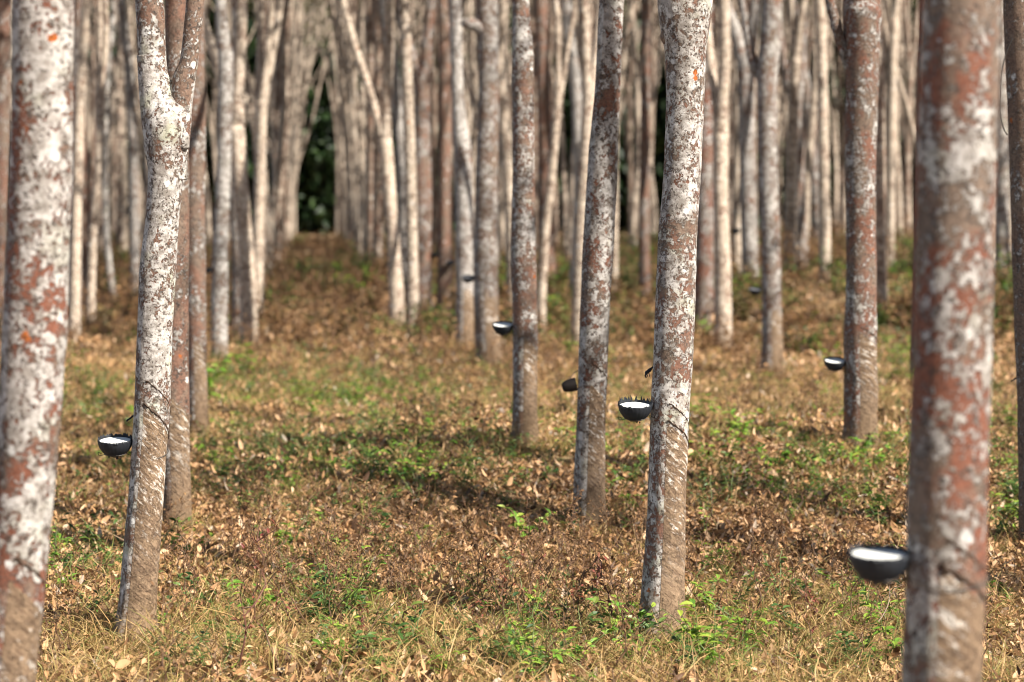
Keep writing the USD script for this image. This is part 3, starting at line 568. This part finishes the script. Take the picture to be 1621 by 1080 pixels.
# ------------------------------------------------------------------ latex cups
def cup_parts(parent, rim_r, depth, seed, fill=True, jag=.012, mat=None, blunt=1.0, held=None):
    """bowl turned from a profile with a crusted jagged rim, ribs outside; centre of the rim at the origin"""
    rng = np.random.default_rng(seed); n = 72
    ph = np.linspace(0, 2 * np.pi, n, endpoint=False)
    t = np.linspace(0, 1, 15)
    th_ = np.pi / 2 * (.14 + .86 * t); pr_o = np.stack([rim_r * np.sin(th_) ** blunt, -depth * np.cos(th_) / math.cos(np.pi / 2 * .14)], 1); th = .0045
    prof = np.vstack([[[.0, -depth]], pr_o, [[rim_r * .985, .002]], np.c_[pr_o[::-1, 0] - th, pr_o[::-1, 1] + th * .6], [[0, -depth + th]]])
    m = len(prof); rr = np.repeat(prof[:, :1], n, 1); z = np.repeat(prof[:, 1:], n, 1)
    outer = np.arange(m) <= 15
    rr[outer] *= 1 + .014 * np.cos(ph * 24)[None] + .012 * (rng.random(n)[None] - .5)
    tooth = np.clip(rng.normal(.35, .35, n), 0, 1) * jag; tooth[::3] *= .2; tooth *= np.where(np.sin(ph) < -.2, .35, 1.0)
    near = np.exp(-((np.arange(m) - 16) / 1.3) ** 2)[:, None]
    z = z + near * tooth[None]; rr = rr * (1 + near * .02 * (rng.random(n)[None] - .3))
    v = np.stack([rr * np.cos(ph), rr * np.sin(ph), z], -1).reshape(-1, 3)
    i, j = np.meshgrid(np.arange(m - 1), np.arange(n), indexing='ij'); a = (i * n + j).ravel(); b = (i * n + (j + 1) % n).ravel()
    f = np.vstack([np.c_[a, b, b + n], np.c_[a, b + n, a + n]])
    parts = [(v, f)]
    if jag > .006:                                     # dried rubber drips on the rim and under the bowl
        for k in range(34):
            q = rng.uniform(0, 2 * np.pi); r = rim_r * rng.uniform(.97, 1.0); h = jag * rng.uniform(.35, 1.15) * (.45 if math.sin(q) < -.2 else 1)
            p = np.array([r * math.cos(q), r * math.sin(q), -.002]); parts.append(tube([p, p + [0, 0, h * .55], p + [rng.normal() * .002, rng.normal() * .002, h]], [.0045, .0032, .001], 5)[:2])
        for k in range(10):
            q = rng.uniform(0, 2 * np.pi); r = rim_r * rng.uniform(.1, .5); p = np.array([r * math.cos(q), r * math.sin(q), -depth * (.99 if r < .03 else .93)]); parts.append(tube([p, p + [0, 0, -.006]], [.004, .002], 5)[:2])
    put(parent, 'bowl', join(parts), mat or M_CUP, smooth=50)
    if fill:
        q = .93 * rim_r; disc = trimesh.creation.cylinder(radius=q, height=.004, sections=48); disc.apply_translation([0, 0, -.0055 * rim_r / .073])
        put(parent, 'latex', disc, held or M_LATEX, smooth=40)
def cup(key, px, py, w, label, fill=True, tilt=(8, 0), jag=.012, mat=None, depth=None, wire=True, blunt=1.0, group='cups hanging on the tapped trunks', dy=-.03, s=None, gap=.0):
    t = by.get(key); s = s or t['s']; r = w / 2 / s; p = at(px, s, py); depth = depth or r * .98
    if t is not None: p[1] = t['pos'][1] + t['path'][0, 1] + dy
    o = thing('latex_cup', label, 'latex cup', p, group)
    x = UsdGeom.Xformable(o)
    if tilt[0]: x.AddRotateXOp().Set(float(tilt[0]))
    if tilt[1]: x.AddRotateYOp().Set(float(tilt[1]))
    cup_parts(o, r, depth, len(label) + int(px), fill, jag * r / .073, mat, blunt, M_DULL if 'dull grey' in label else None)
    if wire and t is not None and tilt[0] in (4, 8, 13):
        z = zz(t, py) - depth * .82; c, R_ = ring_at(t, z - .0); c = c + t['pos'] - p
        A = np.linspace(0, 2 * np.pi, 60); rng = np.random.default_rng(int(px))
        loop = np.stack([c[0] + (R_ * 1.03 + .0035) * np.cos(A), c[1] + (R_ * 1.03 + .0035) * np.sin(A), -depth * .86 + .006 * np.sin(2 * A + 1) + 0 * A], 1)
        cr = np.stack([r * .66 * np.cos(A), r * .66 * np.sin(A), -depth * .80 + 0 * A], 1)
        arm = smoothpath(np.array([[r * .64, 0, -depth * .8], [r * .9, .004, -depth * .95], [c[0] - R_ - .002, c[1], -depth * .86]]), 10)
        tail = smoothpath(np.array([[-r * .6, -.01, -depth * .85], [-r * .95, -.012, -depth * .9], [-r * 1.0, -.012, -depth * .72], [-r * .8, -.01, -depth * .8]]), 16)
        put(o, 'tie_wire', join([tube(q, .0016, 5, False)[:2] for q in (loop, cr, arm, tail)]), M_WIRE)
    return o
cup('main', 1005, 640, 53, 'black cup with jagged crusted rim full of white latex on the sharp central trunk', dy=-.02, jag=.024)
cup('fork', 182, 697, 54, 'black crusted cup of white latex on the left of the forked tree', dy=-.02, jag=.017)
cup('front_right', 1386, 872, 94, 'large blurred black cup of white latex on the red foreground trunk', dy=-.02, jag=.014, tilt=(4, 0))
cup('fourth', 796, 514, 33, 'small black cup of white latex left of the upright rust-mottled trunk', dy=-.02, tilt=(13, 0), jag=.012)
cup('right_mid', 1322, 571, 34, 'black cup of white latex on the right trunk with a dark upper branch', dy=-.02, tilt=(13, 0), jag=.012)
cup('third', 911, 607, 21, 'empty dark brown cup tipped on its side on the leaning trunk', fill=False, tilt=(-14, 76), mat=M_HUSK, jag=0, depth=.078, blunt=.5, dy=-.07)
cup('fifth', 741, 438, 20, 'blurred black cup with dull grey filling on the plain grey trunk', tilt=(14, 0), jag=.004, dy=-.05)
cup('right_far', 1195, 457, 20, 'blurred black cup with dull grey filling on the trunk with a side branch', tilt=(14, 0), jag=.004, dy=-.05)
cup('seventh', 714, 413, 15, 'tiny dark cup in front of the dark red-brown trunk', False, jag=0, wire=False, dy=-.2)
cup('eighth', 688, 401, 13, 'tiny black cup between the high-forking and the dark red-brown trunks', False, jag=0, wire=False)
cup('ninth', 645, 368, 13, 'tiny black cup at the right of the slim left-leaning pale trunk', False, jag=0, wire=False)
cup('eighth', 650, 408, 13, 'tiny black cup left of the high-forking trunk near its foot', False, jag=0, wire=False)
cup('right_y', 1164, 363, 15, 'tiny black cup on the left of the Y-shaped trunk', False, jag=0, wire=False)
cup('right_bent', 1246, 344, 14, 'tiny black cup left of the trunk with the kinked limb', False, jag=0, wire=False)
cup('left_pale', 330, 425, 16, 'tiny dark cup left of the bulging pale trunk', False, jag=0, wire=False)

# ------------------------------------------------------------------ undergrowth patterns
def mesh_class(path, children):
    c = stage.CreateClassPrim(path); c = UsdGeom.Xform.Define(stage, path).GetPrim(); c.SetSpecifier(Sdf.SpecifierClass)
    for name, vf, mat in children: put(c, name, vf, mat, smooth=False)
    return path
def stem_path(rng, h, lean, k=8):
    az = rng.uniform(0, 2 * np.pi); t = np.linspace(0, 1, k); w = np.cumsum(rng.normal(size=(k, 2)) * .012 * h / .3, axis=0)
    return np.stack([math.cos(az) * lean * t ** 1.5 + w[:, 0], math.sin(az) * lean * t ** 1.5 + w[:, 1], h * t - .02], 1)
def herb(rng, stems, h, leaf, nper, lean=.12, width=.42):
    st, P, D = [], [], []
    for _ in range(stems):
        hh = h * rng.uniform(.55, 1.1); S = stem_path(rng, hh, lean * rng.uniform(.3, 1.5)); st.append(tube(S, np.linspace(.0028, .0012, len(S)), 4)[:2])
        for k in range(nper):
            u = rng.uniform(.25, 1.0); i = u * (len(S) - 1); q = S[int(i)] + (S[min(int(i) + 1, len(S) - 1)] - S[int(i)]) * (i % 1)
            az = rng.uniform(0, 2 * np.pi); P.append(q); D.append([math.cos(az), math.sin(az), rng.uniform(.0, .8)])
    P, D = np.array(P), np.array(D); n = len(P); L = leaf * rng.uniform(.55, 1.2, n)
    return join(st), leaves(P, D, rng.normal(size=(n, 3)) * .25 + [0, 0, 1], L, L * width, .25, .2)
def stalk(rng, h, twigs, leaf, nleaf, rs=.003):
    S = stem_path(rng, h, .09, 12); st, P, D = [tube(S, np.linspace(rs, rs * .4, 12), 5)[:2]], [], []
    for _ in range(twigs):
        i = int(rng.integers(4, 11)); az = rng.uniform(0, 2 * np.pi); L = h * rng.uniform(.1, .24); d = unit([math.cos(az), math.sin(az), rng.uniform(.5, 1.3)])
        Q = np.array([S[i] + d * L * u + [0, 0, .02 * L * u] for u in np.linspace(0, 1, 5)]) + rng.normal(size=(5, 3)) * .002; st.append(tube(Q, np.linspace(rs * .5, rs * .25, 5), 4)[:2])
        for _ in range(nleaf): P.append(Q[int(rng.integers(1, 5))]); D.append(rng.normal(size=3) + d)
    for _ in range(nleaf * 2): P.append(S[int(rng.integers(5, 12))]); D.append(rng.normal(size=3) + [0, 0, .3])
    n = len(P); L = leaf * rng.uniform(.5, 1.2, n)
    return join(st), leaves(np.array(P), np.array(D), rng.normal(size=(n, 3)) * .4 + [0, 0, 1], L, L * .45, .3, .2)
def tuft(rng, n, L, spread=.05, lean=.5, W=.0035, droop=.5):
    P = np.c_[rng.normal(size=(n, 2)) * spread, np.full(n, -.015)]; D = np.c_[rng.normal(size=(n, 2)) * lean, np.ones(n)]
    return blades(P, D, L * rng.uniform(.45, 1.15, n), W * rng.uniform(.7, 1.4, n), rng, droop)
def litter(rng, n, spread):
    P = np.c_[rng.normal(size=(n, 2)) * spread, rng.uniform(.0, .05, n)]; az = rng.uniform(0, 2 * np.pi, n)
    D = np.c_[np.cos(az), np.sin(az), rng.normal(size=n) * .33]; L = rng.uniform(.018, .052, n)
    return leaves(P - unit(D) * L[:, None] * .5, D, np.c_[rng.normal(size=(n, 2)) * .55, np.ones(n)], L, L * rng.uniform(.36, .6, n), rng.uniform(-.8, .8, n), rng.uniform(-.1, .6, n))

def wedge(n, d0, d1, power, rng, margin=.7, spread=.275):
    """n points of the ground in view and a little beside it; power 1 = even over the ground, less = thinner with distance"""
    u = rng.random(n); p = power + 1
    d = (d0 ** p + u * (d1 ** p - d0 ** p)) ** (1 / p)
    x = rng.uniform(-1, 1, n) * (spread * d + margin)
    return x, d
def instancer(name, label, cat, protos, x, y, scale, rng, tilt=.12, sink=0.0, sep=None):
    """protos: list of child lists (name, mesh, material)"""
    pi = UsdGeom.PointInstancer.Define(stage, f'/World/{name}'); tag(pi.GetPrim(), label, cat, kind='stuff')
    rel = pi.CreatePrototypesRel(); holder = stage.DefinePrim(f'/World/{name}/patterns'); holder.SetSpecifier(Sdf.SpecifierClass) if False else None
    for k, ch in enumerate(protos):
        path = f'/World/{name}/patterns/{"clump"}_{k:03d}' if k else f'/World/{name}/patterns/clump'
        UsdGeom.Xform.Define(stage, path)
        for nm, vf, mat in ch: put(path, nm, vf, mat, smooth=False)
        rel.AddTarget(path)
    n = len(x); z = land(x, y) - sink
    from scipy.spatial.transform import Rotation as Ro
    q = (Ro.from_euler('z', rng.uniform(0, 360, n), degrees=True)); q = Ro.from_rotvec(np.c_[rng.normal(size=(n, 2)) * tilt, np.zeros(n)]) * q; q = q.as_quat()
    pi.CreatePositionsAttr(Vt.Vec3fArray.FromNumpy(np.c_[x, y, z].astype(np.float32)))
    pi.CreateOrientationsAttr(Vt.QuathArray([Gf.Quath(float(a[3]), float(a[0]), float(a[1]), float(a[2])) for a in q]))
    pi.CreateScalesAttr(Vt.Vec3fArray.FromNumpy(np.repeat(np.asarray(scale, np.float32)[:, None], 3, 1)))
    pi.CreateProtoIndicesAttr(Vt.IntArray.FromNumpy(rng.integers(0, len(protos), n).astype(np.int32)))
def clear(x, y, r=.10):
    keep = np.ones(len(x), bool)
    for b in built: keep &= np.hypot(x - b[0], y - b[1]) > r
    return keep
def photo(x, y):
    """where a ground point stands in the picture, to follow the photo's patches of green and straw"""
    z = land0(x, y); return CX + FPX * x / y, HOR + (EYE - z) * FPX / y
def patch(px, py, blobs, base=0.0):
    w = np.full(len(px), base)
    for cx, cy, rx, ry, a in blobs: w += a * np.exp(-((px - cx) / rx) ** 2 - ((py - cy) / ry) ** 2)
    return w
GREEN = [(560, 745, 260, 55, .95), (1270, 765, 200, 50, .9), (1590, 790, 60, 90, .8), (140, 640, 60, 30, .7), (390, 620, 130, 30, .6), (640, 620, 150, 25, .5), (290, 1010, 70, 60, .9), (500, 950, 110, 60, .8), (600, 1050, 120, 50, .7), (850, 1020, 130, 60, .9), (1110, 1010, 60, 70, 1), (1250, 1070, 80, 40, .5), (1370, 1010, 80, 50, .8),
         (130, 900, 70, 50, .7), (540, 410, 70, 40, 1), (1160, 480, 90, 30, .7), (1040, 420, 60, 30, .6), (1590, 430, 50, 60, 1), (850, 500, 60, 60, .4), (1400, 420, 100, 40, .6), (1430, 540, 60, 60, .6), (960, 690, 60, 40, .5)]
STRAW = [(700, 1060, 900, 75, .55), (120, 1030, 90, 50, .8), (1230, 1030, 110, 60, .9), (560, 595, 420, 22, .9), (820, 540, 500, 30, .5), (1200, 640, 300, 40, .8), (480, 800, 200, 25, .4)]
DRYBUSH = [(750, 950, 520, 70, .8), (640, 890, 120, 45, 1), (120, 830, 80, 40, .5), (380, 830, 140, 35, .5), (900, 920, 160, 60, 1), (1250, 900, 130, 60, .7), (480, 470, 160, 60, .9), (1300, 420, 300, 60, .7), (200, 480, 200, 60, .7), (1320, 690, 60, 20, .8), (700, 690, 80, 30, .6), (750, 590, 400, 30, .5)]
rng = np.random.default_rng(21)
# leaf litter
x1, y1 = wedge(6000, 4.6, 14, 1.0, rng); x2, y2 = wedge(17000, 14, 60, -.3, rng)
x, y = np.r_[x1, x2], np.r_[y1, y2]; px, py = photo(x, y); k = rng.random(len(x)) < np.clip(1.15 - .8 * np.clip((py - 880) / 90, 0, 1) - .35 * patch(px, py, GREEN), .12, 1); x, y = x[k], y[k]
instancer('leaf_litter', 'fallen dry brown rubber leaves covering the ground', 'leaf litter', [[('dry_leaves', litter(rng, 26, .09), M_LITTER)] for _ in range(12)], x, y, rng.uniform(.8, 1.25, len(x)) * np.clip(y / 20, 1, 1.4), rng, .15)
# dry grass
FEET = np.array([[b[0] + r_ * math.cos(a), b[1] + r_ * math.sin(a)] for b in built if b[1] < 26 for r_, a in zip(rng.uniform(.10, .24, 26), rng.uniform(0, 6.28, 26))])
x, y = wedge(26000, 4.6, 45, .1, rng); px, py = photo(x, y); k = (rng.random(len(x)) < 1.5 * patch(px, py, STRAW, .3)) & clear(x, y); x, y = np.r_[x[k], FEET[:, 0]], np.r_[y[k], FEET[:, 1]]
instancer('dry_grass', 'straw-coloured dry grass among the litter', 'dry grass', [[('blades', tuft(rng, 24, .19, .06, .62, .0036, .65), M_STRAW)] for _ in range(7)], x, y, rng.uniform(.6, 1.3, len(x)), rng, .2)
# fresh grass and low green cover
x, y = wedge(24000, 4.6, 60, .1, rng); px, py = photo(x, y); k = (rng.random(len(x)) < .85 * patch(px, py, GREEN, .07)) & clear(x, y); x, y = x[k], y[k]
instancer('green_grass', 'sparse fresh green grass blades', 'grass', [[('blades', tuft(rng, 14, .16, .05, .5, .004, .55), M_GRASS)] for _ in range(6)], x, y, rng.uniform(.6, 1.3, len(x)), rng, .15)
x, y = wedge(15000, 4.6, 48, -.1, rng); px, py = photo(x, y); k = (rng.random(len(x)) < patch(px, py, GREEN, .04) * np.where(py > 900, .5, 1.25)) & clear(x, y); x, y = x[k], y[k]
protos = []
for j in range(8):
    st, lf = herb(rng, int(rng.integers(3, 6)), rng.uniform(.12, .24), rng.uniform(.028, .05), 9); protos.append([('stems', st, M_STEM_GREEN), ('leaves', lf, M_LIME if j in (1, 4, 6) else M_WEED)])
instancer('low_weeds', 'low leafy green weeds spread over the ground', 'ground cover', protos, x, y, rng.uniform(.6, 1.25, len(x)) * np.clip(y / 20, 1, 1.9), rng, .12)
# withered stalks
x, y = wedge(20000, 4.6, 46, -.1, rng); px, py = photo(x, y); k = (rng.random(len(x)) < .42 * patch(px, py, DRYBUSH, .11)) & clear(x, y); x, y = x[k], y[k]
protos = []
for j in range(8):
    st, lf = stalk(rng, rng.uniform(.18, .42), int(rng.integers(4, 9)), .02, 4, .0028); protos.append([('stems', st, M_STEM_BROWN), ('leaves', lf, M_BROWN)])
instancer('withered_weeds', 'brown withered weed stalks standing in the litter', 'dry weeds', protos, x, y, rng.uniform(.7, 1.2, len(x)) * np.clip(y / 16, 1, 2.0), rng, .15)

x, y = wedge(4200, 27, 80, .3, rng); px, py = photo(x, y); lane = abs((x - y * (490 - CX) / FPX) - .35) < .75
k = clear(x, y, .3) & (rng.random(len(x)) < np.where(lane, .3, .75)); x, y = x[k], y[k]
protos = []
for j in range(7):
    st, lf = herb(rng, 9, rng.uniform(.3, .55), .075, 12, .3, .5); protos.append([('stems', st, M_STEM_BROWN), ('leaves', lf, (M_BROWN, M_WEED, M_BROWN, M_SCRUB, M_SCRUB, M_BROWN, M_WEED)[j])])
instancer('undergrowth', 'dim brown and green scrub under the far rows', 'undergrowth', protos, x, y, rng.uniform(.6, 1.3, len(x)), rng, .12)

# weeds one can pick out in the sharp foreground
def floor_at(px, py):
    s = (py - HOR) / EYE
    for _ in range(6): p = at(px, s); s = (py - HOR) / (EYE - float(land(p[0], p[1])))
    p = at(px, s); p[2] = float(land(p[0], p[1])); return p, s
def plant(name, label, cat, px, py, stem, lf, ms, ml, group=None):
    p, s = floor_at(px, py); o = thing(name, label, cat, p, group)
    put(o, 'stem', stem, ms, smooth=True); put(o, 'leaves', lf, ml, smooth=False)
for px, py, h, tw, lab in ((366, 1078, .60, 13, 'tall reddish weed stalk right of the forked tree'), (447, 1079, .55, 9, 'tall dark weed stalk with sparse leaves in the lower left grass'), (1200, 985, .33, 9, 'brown seeded stalk between the sharp tree and the big cup'), (1140, 1010, .26, 7, 'short brown seeded stalk at the right of the sharp tree foot'),
                           (955, 990, .30, 9, 'slim reddish stalk left of the sharp tree foot'), (905, 1000, .34, 8, 'slender brown stalk with a dark tip in the middle foreground'), (979, 1005, .36, 9, 'stalk with pink young leaves left of the sharp tree'), (1290, 985, .2, 6, 'little withered stalk left below the big cup')):
    rg = np.random.default_rng(int(px)); red = 'red' in lab or 'pink' in lab
    st, lf = stalk(rg, h, tw, .024, 4, .0046); plant('weed_stalk', lab, 'weed', px, py, st, lf, M_STEM_RED if red else M_STEM_BROWN, M_RED if red else M_BROWN)
rg = np.random.default_rng(64)
for lab, grp, x0, x1, n in (('slim brown weed stalk standing among others left of the sharp central tree', 'brown stalks left of the sharp central tree', 770, 1000, 16), ('thin withered stalk rising from the litter left of the leaning tree', 'withered stalks in the middle foreground', 440, 760, 14), ('thin brown stalk between the sharp central tree and the big cup', 'brown stalks left of the big cup', 1110, 1380, 9)):
    for k in range(n):
        st, lf = stalk(rg, rg.uniform(.2, .42), int(rg.integers(4, 9)), .02, 3, .0034); plant('withered_stalk', lab, 'weed', rg.uniform(x0, x1), rg.uniform(955, 1045), st, lf, M_STEM_BROWN, M_BROWN if k % 3 else M_RED, grp)
for i, (px, py, stems, h, leaf, npr, ml, lab) in enumerate((
    (290, 1062, 8, .24, .034, 12, M_WEED, 'dark green small-leaved weed right of the forked tree foot'), (340, 1075, 6, .2, .03, 11, M_WEED, 'dark green weed beside the tall reddish stalk'),
    (495, 985, 9, .2, .035, 11, M_WEED, 'bushy dark green weed in the left foreground'), (575, 965, 3, .30, .045, 14, M_LIME, 'upright light green weed left of the middle'), (560, 1010, 6, .14, .035, 9, M_LIME, 'low bright green weed in the left middle foreground'),
    (845, 1070, 6, .26, .04, 12, M_WEED, 'leafy green weed at the bottom middle'), (820, 1010, 4, .22, .03, 10, M_LIME, 'thin yellow-green weed in the bottom middle'), (880, 985, 4, .13, .05, 7, M_WEED, 'broad-leaved weed with long leaves in the middle foreground'),
    (1005, 1060, 8, .17, .035, 11, M_LIME, 'bright low weed under the sharp tree foot'), (1118, 1050, 6, .30, .06, 10, M_LIME, 'big-leaved bright green weed right of the sharp tree foot'), (1105, 1068, 6, .18, .05, 10, M_WEED, 'dark leafy weed at the bottom right of the sharp tree'),
    (1362, 1050, 3, .13, .075, 5, M_WEED, 'blue-green broad-leaved seedling below the big cup'), (1310, 1058, 7, .13, .028, 10, M_WEED, 'fine-leaved green weed left of the broad-leaved seedling'), (1392, 820, 3, .3, .06, 9, M_LIME, 'upright lime weed above the big cup'),
    (115, 915, 9, .16, .04, 9, M_WEED, 'low green weed between the left edge trunk and the forked tree'), (1600, 800, 7, .3, .05, 10, M_WEED, 'dark green weed at the right edge'), (700, 1040, 4, .15, .03, 8, M_WEED, 'small green weed in the bottom grass left of middle'))):
    st, lf = herb(np.random.default_rng(900 + i), stems, h, leaf, npr, .1 + h * .2, .5 if leaf > .04 else .42); plant('green_weed', lab, 'weed', px, py, st, lf, M_STEM_GREEN, ml)
for i, (px, py, h, lab) in enumerate(((540, 440, .75, 'light green sapling on the lane among the far rows'), (1148, 500, .5, 'yellow-green sapling beside the orange-pink trunk'), (385, 600, .42, 'light green weed below the blurred beige trunk'), (560, 640, .3, 'yellow-green weed in the left middle distance'), (992, 500, .35, 'pale green broad-leaved sapling right of the leaning trunk'), (1315, 590, .4, 'green weed under the cup of the branching tree'), (1180, 720, .3, 'small lime weed between the sharp and the branching tree'), (1590, 475, .8, 'green bush below the pale trunk in the right gap'), (330, 640, .45, 'lime vine-like weed beside the dark-footed trunk'))):
    st, lf = herb(np.random.default_rng(960 + i), 6, h, .1 if h > .4 else .06, 12, .2, .5); plant('sapling', lab, 'sapling', px, py, st, lf, M_STEM_GREEN, M_LIME if i != 7 else M_WEED)
# fallen sticks
def stick(pts, s, r, mat, label):
    P = np.array([at(x, s, y) for x, y in pts]); P[:, 1] += np.linspace(0, .25, len(P)); b = P[0].copy(); S = smoothpath(P - b, 16)
    o = thing('fallen_branch', label, 'branch', b)
    put(o, 'wood', tube(S, np.linspace(r, r * .55, 16), 7, True, .15, 3)[:2], mat)
    k = S[10]; put(o, 'twig', tube([k, k + [.03, .0, .04], k + [.07, .01, .055]], [r * .5, r * .4, r * .2], 5)[:2], mat)
stick(((1086, 789), (1120, 782), (1160, 776), (1190, 764)), 262, .008, M_TWIG, 'thin grey fallen branch right of the sharp central trunk')
stick(((1358, 786), (1390, 788), (1432, 792)), 262, .008, M_PALE, 'pale straight stick in the grass left of the red foreground trunk')
stick(((1588, 706), (1604, 714), (1624, 729)), 215, .01, M_PALE, 'pale stick at the right edge by the dark trunk')
stick(((1390, 985), (1415, 962), (1424, 945)), 380, .003, M_TWIG, 'thin dark twig leaning by the red foreground trunk')

# ------------------------------------------------------------------ the wood behind the plantation
rng = np.random.default_rng(5)
def bush(rng, h, w, n):
    c = rng.normal(size=(46, 3)); c = unit(c) * rng.random((46, 1)) ** .4 * [w, w, h * .5] + [0, 0, h * .5]
    P = c[rng.integers(0, 46, n)] + rng.normal(size=(n, 3)) * [.5, .5, .55]; D = rng.normal(size=(n, 3)) - [0, 0, .4]
    L = rng.uniform(.25, .5, n); return leaves(P, D, rng.normal(size=(n, 3)) * .6 + [0, -.2, 1], L, L * .5, .2, .15)
protos = []
for j in range(4):
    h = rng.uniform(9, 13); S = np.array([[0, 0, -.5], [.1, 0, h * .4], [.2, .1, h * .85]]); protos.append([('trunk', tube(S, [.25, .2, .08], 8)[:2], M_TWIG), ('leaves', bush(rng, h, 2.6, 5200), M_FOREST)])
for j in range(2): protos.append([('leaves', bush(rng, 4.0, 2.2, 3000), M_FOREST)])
xs, ys = [], []
for row, yy in enumerate((101, 104.5, 108.5, 113)):
    q = np.arange(-52, 53, 2.9 + .2 * row) + row * 1.1; xs.append(q + rng.normal(size=len(q)) * .6); ys.append(np.full(len(q), yy) + rng.normal(size=len(q)) * .7)
x, y = np.concatenate(xs), np.concatenate(ys)
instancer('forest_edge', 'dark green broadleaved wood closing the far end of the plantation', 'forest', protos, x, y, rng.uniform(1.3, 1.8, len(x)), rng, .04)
